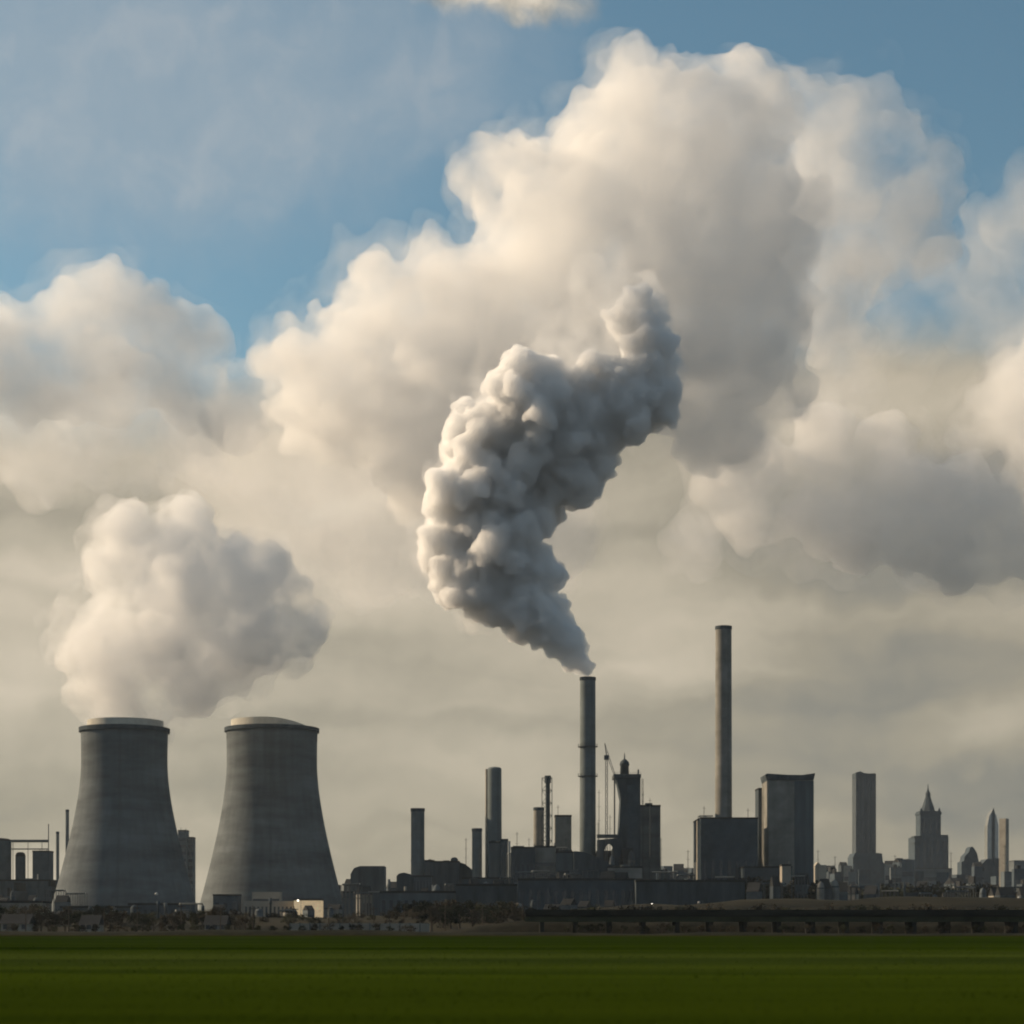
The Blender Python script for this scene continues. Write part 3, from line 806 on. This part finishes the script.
# conveyor with arched leg
Y = 1140.0; k = Y / F
t = thing("conveyor_bridge", "short conveyor bridge with an arched opening beneath, joined to the tall dark chimney", "conveyor bridge", 606, Y)
MB().box(-9 * k, 12 * k, -2, 2, zof(838, Y), zof(834.5, Y)).build("conveyor", M['steel'], t)
arch = [(-12 * k, 0), (-12 * k, zof(842, Y))]
for i in range(13):
    a = math.pi * (1 - i / 12)
    arch.append((5.5 * k * math.cos(a) + 3 * k, zof(858, Y) + 14 * k * math.sin(a)))
arch = [(-9 * k, 0), (-9 * k, zof(840, Y)), (12 * k, zof(838.2, Y)), (12 * k, 0), (8.5 * k, 0)] + [(5.5 * k * math.cos(math.pi * i / 12) + 3 * k, zof(858, Y) + 14 * k * math.sin(math.pi * i / 12)) for i in range(13)] + [(-2.5 * k, 0)]
MB().prism(arch, -1.5, 1.5).build("arch_support", M['dark'], t)

# around the tallest chimney
building("boxy plant at the foot of the tallest brown chimney, with pipework on its roof", 700.5, 758, 819, 1120.0, 44, 'bluegrey',
         roofbits=(('frame', 701, 714, 815, 'steel'), ('tank', 742, 748.5, 816.5), ('tank', 750, 757.5, 817), ('box', 735, 741, 818)), windows=('v', 7, .3, .62))
building("narrow pale box added as the sunlit left edge of the boxy plant", 697.3, 700.3, 820.5, 1110.0, 6, 'pale', parapet=False)  # paler box: sunlight on the plant's left side, put in as colour
building("slim dark slab against the broad brown block", 758.5, 768, 789.5, 1170.0, 16, 'dark')
Y = 1140.0
t = building("broad brown block with a flared crown near the tallest chimney", 768.5, 813.5, 780, Y, 30, 'brown', parapet=False)
k = Y / F; W = 22.5 * k
MB().prism([(-W, zof(780, Y)), (-W - 0.9, zof(775, Y)), (-W - .9, zof(773.5, Y)), (-2, zof(774.8, Y)), (W * .5, zof(775, Y)), (W + .9, zof(773.2, Y)), (W + .6, zof(776, Y)), (W, zof(780, Y))], -15.5, 15.2).build("crown", M['dark'], t)
MB().box(W * 0.16, W + .12, -15.3, -14.8, 4, zof(781, Y)).build("side_bay", M['cladding'], t)
building("low blue-grey annex before the broad brown block", 744, 792, 868, 1100.0, 20, 'bluegrey', windows=('v', 8, .4, .8))
building("small pale chapel-like shed beside the broad brown block's foot", 782, 791, 866, 1085.0, 9, 'pale', roofbits=(('mast', 790, 791, 861),))

# city on the far right, two to three kilometres away
Y = 2600.0; k = Y / F
t = building("slender dark skyscraper with a notched top", 856, 876, 774, Y, 30, 'dark', name="skyscraper", cat="skyscraper", parapet=False, windows=('v', 4, .3, .97))
W = 10 * k
MB().prism([(-W, zof(774, Y)), (-W, zof(772.5, Y)), (-W * .55, zof(771.2, Y)), (-W * .2, zof(773, Y)), (W * .3, zof(773.5, Y)), (W * .9, zof(773.2, Y)), (W, zof(774, Y))], -15, 15).build("roof", M['dark'], t)
building("stepped podium blocks wrapped round the slender skyscraper's foot", 853, 890, 853, 2540.0, 40, 'bluegrey', name="podium_building",
         outline=[(853, 930), (853, 857), (855, 853), (878, 853), (882, 853.5), (883, 862), (887, 866), (891, 876), (891, 930)])
Y = 2500.0; k = Y / F
t = thing("spired_tower", "stepped old tower crowned by a tall pointed spire", "skyscraper", 928, Y)
X = lambda px: (px - 928) * k
Z = lambda py: zof(py, Y)
MB().box(X(911.5), X(945), -20, 20, 0, Z(837.5)).build("lower_block", M['bluegrey'], t)
MB().box(X(937.5), X(945), -18, 18, Z(837.5), Z(835.5)).build("shoulder", M['bluegrey'], t)
MB().box(X(918), X(938.5), -14, 14, Z(837.5), Z(811.5)).build("upper_block", M['bluegrey'], t)
MB().box(X(917.2), X(939.2), -14.6, 14.6, Z(815), Z(812.8)).build("cornice", M['bluegrey'], t)
MB().lathe([(7.2 * k, Z(811.5)), (5.6 * k, Z(806)), (4.2 * k, Z(802)), (2.6 * k, Z(797)), (2.5 * k, Z(793.5)), (1.5 * k, Z(791.5)), (0.6 * k, Z(789)), (0.3, Z(784))], 8, cap=True).build("spire", M['dark'], t)
for px in (919.2, 937.2):
    MB().lathe([(1.2 * k, Z(812)), (1.1 * k, Z(810)), (0.1, Z(808))], 8, cx=X(px), cy=-12).build("pinnacle", M['bluegrey'], t)
MB().box(X(911), X(918.5), -21, 0, Z(838.6), Z(836.6)).build("canopy", M['dark'], t)
MB().box(X(911), X(918.5), -20.6, -5, Z(845), Z(843)).build("canopy", M['dark'], t)
for i in range(5):
    xc = X(915 + i * 6.5)
    MB().box(xc - 1.6 * k, xc + 1.6 * k, -20.2, -19.5, Z(890), Z(842 if i > 0 else 848)).build("window_strip", M['glass'], t)
for i in range(3):
    xc = X(921.5 + i * 6.6)
    MB().box(xc - 1.3 * k, xc + 1.3 * k, -14.2, -13.5, Z(834), Z(819)).build("window_strip", M['glass'], t)
building("grey plinth building under the stepped spired tower", 905, 952, 869, 2440.0, 40, 'concrete', name="podium_building", windows=('h', 4, .3, .9))
Y = 2300.0
building("dark gabled tower with a sharp peak between the spired and glass towers", 961.5, 979, 847, Y, 22, 'bluegrey', name="office_tower",
         outline=[(961.5, 930), (961.5, 862), (964, 861), (965, 856), (969, 852), (970, 848), (972, 846.5), (974, 848), (977, 853), (979, 862), (979, 930)])
Y = 2700.0; k = Y / F
t = thing("glass_tower", "pointed glass tower beside the pale slab tower", "skyscraper", 991.5, Y)
X = lambda px: (px - 991.5) * k
Z = lambda py: zof(py, Y)
MB().prism([(X(986), 0), (X(986), Z(826)), (X(988), Z(816)), (X(991.5), Z(810)), (X(995), Z(816)), (X(997), Z(826)), (X(997), 0)], -8, 8).build("glazed_body", mat("sky_glass", (0.30, 0.31, 0.30), rough=0.15, metallic=0.7, var=0.1), t)
MB().prism([(X(990.2), 0), (X(990.2), Z(813)), (X(992), Z(808)), (X(993.5), Z(813)), (X(993.5), 0)], -8.4, -8.02).build("spine", M['dark'], t)
building("dark low block under the pointed glass tower", 982, 1001, 859, 2400.0, 30, 'dark', outline=[(982, 930), (982, 864), (987, 859), (1001, 858), (1001, 930)])
building("knife-thin tower with one bright sunlit face and one dark face", 999.8, 1010, 818.5, 2200.0, 8.5, 'pale', name="slab_tower", cat="skyscraper", rz=-40, parapet=False)
building("hazy grey block at the picture's right edge", 1014, 1060, 861, 2700.0, 30, 'concrete', name="office_block", windows=('h', 6, .2, .9))
building("small pale house front catching light beside the broad brown block", 815, 826.5, 864, 1500.0, 12, 'pale', name="house", cat="house",
         outline=[(815, 930), (815, 866), (818, 862), (821, 865), (826.5, 865), (826.5, 930)])
print("CITY", round(time.time() - T0, 1))

# long dark sheds in front of the works
building("long dark warehouse with a flat overhanging roof below the domed tower", 636, 745, 882, 830.0, 30, 'dark', name="warehouse", cat="warehouse", windows=None,
         roofbits=(('box', 660, 668, 880.5), ))
building("dark blue-grey warehouse below the boiler houses", 518, 635.6, 880.5, 840.0, 30, 'bluegrey', name="warehouse", cat="warehouse", windows=('v', 14, .45, .8))
building("low dark shed between the pale-grey hall and the field", 456, 517, 886, 850.0, 20, 'dark', name="shed", cat="shed")
building("wide grey depot building behind the pale low wall", 380, 455, 893, 860.0, 20, 'cladding', name="depot", cat="depot", windows=('v', 10, .4, .8))
# at the foot of the cooling towers
building("long cream pump house in front of the right cooling tower", 244, 293, 901, 1000.0, 14, 'pale', name="pump_house", cat="pump house", windows=('v', 12, .25, .8), parapet=False)
building("cream upper floor shed stepped behind the long cream pump house", 252, 280, 892, 1020.0, 10, 'pale', name="pump_house", cat="pump house", parapet=False, windows=('h', 1, .6, .9))
building("small hall whose warm sunlit front is a glow in its material, before the right cooling tower", 294, 321, 900.5, 990.0, 12, 'lit', name="sun_glow_hall", cat="hall")
building("dark blue transformer shed at the right cooling tower's left foot", 213, 238, 896, 1000.0, 12, 'bluegrey', name="shed", cat="shed", windows=('v', 3, .1, .8))
building("low dark workshop in front of the left cooling tower", 60, 130, 908, 900.0, 14, 'dark', name="workshop", cat="workshop", windows=('v', 12, .3, .8))
building("grey depot with small windows in front of the left cooling tower's right foot", 128, 190, 905, 920.0, 14, 'bluegrey', name="workshop", cat="workshop", windows=('v', 9, .3, .8))
building("low brown barn at the picture's left edge", -20, 42, 903, 800.0, 16, 'brown', name="barn", cat="barn")

def house(label, px, Y, w, h, m='pale', rz=0, group=None):
    t = thing("house", label, "house", px, Y, rz, group)
    MB().box(-w / 2, w / 2, -4, 4, 0, h).build("wall", M[m], t)
    MB().add([(-w / 2 - .4, -4.5, h), (w / 2 + .4, -4.5, h), (w / 2 + .4, 4.5, h), (-w / 2 - .4, 4.5, h), (-w / 2 - .4, 0, h + 2.8), (w / 2 + .4, 0, h + 2.8)],
             [(0, 1, 5, 4), (2, 3, 4, 5), (0, 4, 3), (1, 2, 5), (0, 3, 2, 1)]).build("roof", M['roof'], t)
    for i in range(3):
        xc = -w / 2 + w * (i + .5) / 3
        MB().box(xc - .6, xc + .6, -4.1, -3.8, 1, 2.4).build("window", M['glass'], t)
    return t
house("small pale farmhouse among the trees at the far left edge", 18, 560.0, 8, 2.6)
house("small white-walled cottage in front of the left cooling tower", 92, 540.0, 5, 2.2)
house("pinkish little house between the two cooling towers' feet", 217, 560.0, 6, 2.2, 'brown')
house("tan house on the bank under the notched skyscraper", 843, 900.0, 6, 9.5, 'pale')

# pale low wall by the field
t = thing("boundary_wall", "long low pale concrete wall at the far edge of the field", "wall", 360, 470.0)
k = 470.0 / F
for i in range(14):
    x = (-70 + i * 10) * k
    MB().box(x + 0.1, x + 10 * k - 0.1, 0, 0.3, 0, 2.6).build("panel", M['pale'], t)
    MB().box(x - 0.12, x + 0.08, -0.1, 0.4, 0, 2.8).build("post", M['concrete'], t)

# elevated road on the right
vd = mat("stained_concrete", (0.022, 0.024, 0.022), var=0.3, scale=0.2, rgb2=(0.05, 0.05, 0.042), stretch=(0.3, 1, 2))
t = thing("viaduct", "long low dark viaduct crossing the right half beyond the field", "viaduct", 780, 440.0)
k = 440.0 / F
xa, xb = (525 - 780) * k, (1330 - 780) * k
MB().box(xa, xb, -5, 5, 4.1, 4.9).build("deck", vd, t)
MB().box(xa, xb, -5.3, -5.02, 4.5, 5.7).build("parapet", vd, t)
MB().box(xa, xb, 5.02, 5.3, 4.5, 5.7).build("parapet", vd, t)
MB().box(xa, xb, -4.6, -4.0, 2.9, 4.1).build("girder", mat("green_grey_paint", (0.05, 0.055, 0.035), var=0.3), t)
MB().box(xa, xb, 4.0, 4.6, 2.9, 4.1).build("girder", vd, t)
for i in range(24):
    x = xa + (xb - xa) * (i + .5) / 24
    MB().box(x - .5, x + .5, -4.2, 4.2, 0, 2.9).build("pier", vd, t)
for i in range(60):
    x = xa + (xb - xa) * (i + .5) / 60
    MB().box(x - .05, x + .05, -5.2, -5.1, 5.7, 6.3).build("railing_post", M['steel'], t)
MB().bar((xa, -5.15, 6.3), (xb, -5.15, 6.3), 0.05, 4).build("handrail", M['steel'], t)
bank("bank", mat("dark_bank", (0.012, 0.013, 0.009), var=0.4, scale=0.3, rgb2=(0.024, 0.022, 0.015)), [(430, 0.4), (520, 3.6), (640, 3.2), (1400, 3.0)], 447, 466, amp=0.8, seed=8)

# lamps
def lamp(label, px, py, Y, m='lamp', r=0.55, arm=1.5):
    t = thing("street_lamp", label, "street lamp", px, Y)
    z = zof(py, Y)
    MB().cyl(0.14, 0, z + 0.6, cx=arm, n=8, r1=0.08).build("pole", M['steel'], t)
    MB().bar((arm, 0, z + 0.6), (0, 0, z + 0.5), 0.07, 6).build("arm", M['steel'], t)
    MB().lathe([(r * .3, z + r * .8), (r * .9, z + r * .3), (r, z - r * .2), (r * .6, z - r * .7), (0.02, z - r * .8)], 16).build("lamp_head", M[m], t, smooth=True)
lamp("lit white lamp in front of the long dark warehouse", 652, 904.5, 780.0)
lamp("dim grey lamp further along the long dark warehouse", 699, 902.5, 780.0, 'palesteel')
lamp("orange lamp low on the road before the warehouses", 633, 913.5, 600.0, 'lamp_orange', r=0.6)
lamp("small bright lamp on the corner of the hall with the sun-glow front", 298, 900.5, 985.0, r=0.5)
lamp("small pale lamp in front of the left cooling tower", 156.5, 894, 1000.0, 'palesteel', r=0.9)
lamp("pale lamp at the foot of the knife-thin tower", 1019, 898, 780.0, 'palesteel', r=0.6)

# ------------------------------------------------------------------ small town blocks along the horizon
rnd = random.Random(21)
def town(x0, x1, lo, hi, Y0, Y1, where, n):
    for i in range(n):
        a = x0 + (x1 - x0) * (i + rnd.uniform(-.2, .5)) / n
        w = rnd.uniform(5, 13)
        Y = rnd.uniform(Y0, Y1)
        tp = rnd.uniform(lo, hi)
        k = Y / F
        t = thing("town_building", "hazy low block in the town skyline " + where, "building", a + w / 2, Y, rnd.uniform(-18, 18), "low blocks of the town skyline " + where)
        W, D, H = w * k / 2, rnd.uniform(6, 11), zof(tp, Y)
        MB().box(-W, W, -D, D, 0, H).build("wall", M[rnd.choice(['concrete', 'bluegrey', 'dark', 'cladding', 'dark', 'bluegrey', 'brown'])], t)
        u = rnd.random()
        if u < .4:
            MB().box(-W * .5, W * .1, -D * .5, D * .5, H, H + rnd.uniform(3, 6)).build("plant_room", M['roof'], t)
        elif u < .7:
            MB().add([(-W, -D, H), (W, -D, H), (W, D, H), (-W, D, H), (-W, 0, H + 5), (W, 0, H + 5)], [(0, 1, 5, 4), (2, 3, 4, 5), (0, 4, 3), (1, 2, 5), (0, 3, 2, 1)]).build("roof", M['roof'], t)
        for q in range(3):
            z = H * (.35 + .2 * q)
            MB().box(-W * .85, W * .85, -D - .12, -D + .2, z, z + H * .07).build("window_band", M['glass'], t)
town(655, 702, 866, 878, 1900, 2300, "between the square grey tower and the boxy plant", 7)
town(814, 862, 864, 876, 1900, 2500, "between the broad brown block and the notched skyscraper", 8)
town(884, 915, 858, 876, 2000, 2500, "between the notched skyscraper and the spired tower", 6)
town(935, 985, 866, 880, 1900, 2400, "beyond the spired tower", 8)
town(992, 1060, 864, 880, 1900, 2400, "at the foot of the knife-thin tower", 8)
town(820, 1040, 882, 892, 1300, 1600, "in the nearer row on the right", 16)
town(335, 400, 884, 897, 1300, 1500, "just right of the cooling towers", 6)
town(-20, 60, 886, 898, 1100, 1250, "below the silos at the left", 7)
town(600, 700, 868, 880, 1300, 1500, "behind the long dark warehouse", 8)

# ------------------------------------------------------------------ small plant between the big blocks
def plant_item(kind, px, top, Y, w, mname, label, group):
    k = Y / F
    t = thing(kind, label, kind.replace('_', ' '), px, Y, rnd.uniform(-25, 25), group)
    W, H = w * k / 2, zof(top, Y)
    if kind == "storage_tank":
        MB().lathe([(W, 0), (W, H * .86), (W * .7, H * .96), (0.1, H)], 20, cap=False).build("wall", M[mname], t, smooth=True)
        MB().lathe([(W * 1.03, H * .84), (W * 1.03, H * .87), (W * .98, H * .87)], 20, cap=False).build("rim", M['steel'], t)
    elif kind == "pipe_rack":
        f = MB(); n = 4
        for i in range(n + 1):
            x = -W + 2 * W * i / n
            for y in (-1.5, 1.5): f.bar((x, y, 0), (x, y, H), 0.2, 4)
            f.bar((x, -1.5, H), (x, 1.5, H), 0.2, 4); f.bar((x, -1.5, H * .7), (x, 1.5, H * .7), 0.2, 4)
        f.build("frame", M['steel'], t)
        for i, y in enumerate((-1.1, -.2, .8)):
            MB().bar((-W, y, H + .4), (W, y, H + .4), .35, 8).build("pipe", M['palesteel' if i == 1 else mname], t)
    elif kind == "vent_stack":
        MB().lathe([(0.6, 0), (0.45, H * .8), (0.7, H * .82), (0.7, H)], 12).build("shaft", M[mname], t, smooth=True)
        MB().box(-2.2, 2.2, -2, 2, 0, H * .35).build("base", M['dark'], t)
    else:
        MB().box(-W, W, -4, 4, 0, H * .8).build("wall", M[mname], t)
        MB().add([(-W, -4.2, H * .8), (W, -4.2, H * .8), (W, 4.2, H * .8), (-W, 4.2, H * .8), (-W, 0, H), (W, 0, H)], [(0, 1, 5, 4), (2, 3, 4, 5), (0, 4, 3), (1, 2, 5), (0, 3, 2, 1)]).build("roof", M['roof'], t)
        for i in range(4):
            xc = -W + 2 * W * (i + .5) / 4
            MB().box(xc - W * .12, xc + W * .12, -4.12, -3.9, H * .3, H * .6).build("window", M['glass'], t)
def clutter(x0, x1, lo, hi, Y0, Y1, n, where, kinds=("storage_tank", "pipe_rack", "vent_stack", "plant_shed", "plant_shed")):
    for i in range(n):
        kd = rnd.choice(kinds)
        px = x0 + (x1 - x0) * (i + rnd.random()) / n
        w = {"storage_tank": rnd.uniform(5, 9), "pipe_rack": rnd.uniform(12, 26), "vent_stack": 3, "plant_shed": rnd.uniform(7, 16)}[kd]
        top = rnd.uniform(lo, hi) - (6 if kd == "vent_stack" else 0)
        plant_item(kd, px, top, rnd.uniform(Y0, Y1), w, rnd.choice(['concrete', 'brown', 'bluegrey', 'cladding', 'dark', 'dark', 'pale', 'concrete']),
                   "small weathered " + kd.replace('_', ' ') + " " + where, kd.replace('_', ' ') + "s " + where)
clutter(345, 470, 882, 896, 880, 1060, 14, "below the short stout chimney")
clutter(470, 640, 868, 884, 1000, 1080, 20, "along the front of the boiler houses")
clutter(500, 640, 846, 858, 1120, 1150, 12, "showing over the boiler house roofs")
clutter(655, 850, 872, 884, 940, 1080, 20, "around the foot of the boxy plant")
clutter(840, 1040, 884, 894, 950, 1150, 18, "on the crest below the skyline")
clutter(-10, 80, 890, 902, 850, 1050, 8, "below the far left silos")
clutter(60, 345, 903, 912, 760, 860, 20, "in the yard before the cooling towers")
clutter(430, 620, 898, 909, 720, 800, 12, "on the scrubby slope before the warehouses")
def thin_mast(px, top, Y, where):
    t = thing("thin_mast", "thin steel mast " + where, "mast", px, Y, 0, "thin masts " + where)
    H = zof(top, Y)
    MB().cyl(0.32, 0, H, n=6, r1=0.14).build("pole", M['steel'], t)
    a = MB()
    for q in range(3):
        z = H * (.98 - .1 * q); a.bar((-1.2, 0, z), (1.2, 0, z), .1, 4)
    a.build("crossarm", M['steel'], t)
for px, tp in ((466, 838), (480, 846), (517, 832), (529, 838), (558, 805), (566, 838), (599, 790), (610, 815), (643, 792), (650, 798), (661, 838), (598, 822)):
    thin_mast(px, tp, rnd.uniform(1120, 1210), "among the stacks and boiler houses")
for px, tp in ((688, 850), (704, 806), (722, 812), (748, 808), (763, 780), (818, 850), (835, 856), (895, 855), (951, 852), (1005, 845)):
    thin_mast(px, tp, rnd.uniform(1120, 1210), "between the boxy plant and the picture's right edge")
def utility_pole(px, Y, h, where):
    t = thing("utility_pole", "thin wooden utility pole " + where, "utility pole", px, Y, rnd.uniform(-10, 10), "utility poles " + where)
    MB().cyl(0.16, 0, h, n=8, r1=0.1).build("pole", M['bark'], t)
    MB().box(-1.1, 1.1, -.06, .06, h - .9, h - .72).build("crossarm", M['bark'], t)
for i in range(15):
    utility_pole(-10 + i * 38 + rnd.uniform(-5, 5), 500, rnd.uniform(7.0, 8.0), "in the line beyond the field")

# ------------------------------------------------------------------ trees
def tree_proto(seed, spread, m, bare=False):
    r = random.Random(seed)
    tr = MB()
    tr.lathe([(0.045, 0), (0.032, 0.2), (0.02, 0.45), (0.008, 0.75)], 8)
    tips = []
    for i in range(9):
        a = r.uniform(0, 6.28); z = r.uniform(0.2, 0.5); l = r.uniform(.18, .34)
        e = Vector((math.cos(a) * l * spread, math.sin(a) * l * spread, z + l * r.uniform(.5, 1.1)))
        tr.bar((0, 0, z), e, 0.011, 5); tips.append(e)
    cl = []
    for i in range(26):
        e = r.choice(tips) if i < 18 else Vector((0, 0, .8))
        c = e + Vector((r.gauss(0, .09) * spread, r.gauss(0, .09) * spread, r.gauss(0, .06)))
        cl.append((c, r.uniform(.07, .15)))
    cr = MB()
    for c, q in cl:
        for i in range(34):
            d = Vector((r.gauss(0, 1), r.gauss(0, 1), r.gauss(0, .8))).normalized() * q * r.uniform(.5, 1.1)
            p = c + d
            u = Vector((r.gauss(0, 1), r.gauss(0, 1), r.gauss(0, 1))).normalized(); v = u.orthogonal().normalized()
            s = r.uniform(.014, .034)
            cr.add([p - u * s, p + v * s, p + u * s, p - v * s], [(0, 1, 2, 3)])
    a = tr.build("trunk", M['bark']); b = cr.build("crown", M[m])
    return a, b
protos = [tree_proto(1, 1.1, 'leaf'), tree_proto(2, 0.9, 'leaf'), tree_proto(3, 1.3, 'leaf2'), tree_proto(4, 0.75, 'leaf2')]
used = [False] * 4
def plant_tree(px, Y, h, label, group, name="tree"):
    i = rnd.randrange(4)
    t = thing(name, label, "tree", px, Y, rnd.uniform(0, 360), group)
    t.location.z = -0.1
    for p in protos[i]:
        o = p
        if used[i]:
            o = p.copy(); SC.collection.objects.link(o)
        o.parent = t
    used[i] = True
    t.scale = (h * rnd.uniform(.9, 1.3), h * rnd.uniform(.9, 1.3), h)
def belt(x0, x1, Y0, Y1, t0, t1, n, where):
    for i in range(n):
        px = x0 + (x1 - x0) * (i + rnd.uniform(0.1, .9)) / n
        Y = rnd.uniform(Y0, Y1)
        h = max(2.2, zof(rnd.uniform(t0, t1), Y))
        plant_tree(px, Y, h, "dark bushy tree in the belt " + where, "trees " + where)
belt(-15, 120, 560, 640, 902, 914, 20, "before the silos and the left cooling tower")
belt(110, 250, 560, 640, 906, 916, 20, "before the gap between the cooling towers")
belt(250, 430, 600, 700, 908, 917, 18, "behind the pale low wall")
belt(395, 520, 640, 760, 898, 910, 18, "before the depot and the low dark shed")
belt(520, 640, 480, 600, 909, 917, 14, "behind the left end of the viaduct")
belt(640, 840, 1000, 1100, 876, 888, 22, "behind the long dark warehouse roof")
belt(430, 640, 610, 640, 903, 913, 22, "breaking the scrubby slope before the warehouses")
belt(640, 1040, 600, 640, 902, 909, 26, "scattered on the brown bank behind the viaduct")
belt(800, 1040, 1200, 1300, 882, 892, 26, "on the crest before the skyline at the right")
belt(-10, 420, 410, 440, 922, 927, 34, "of low bushes along the field's far margin")
belt(560, 1040, 425, 432, 922, 928, 40, "of low bushes at the viaduct's foot")
print("DONE", round(time.time() - T0, 1))
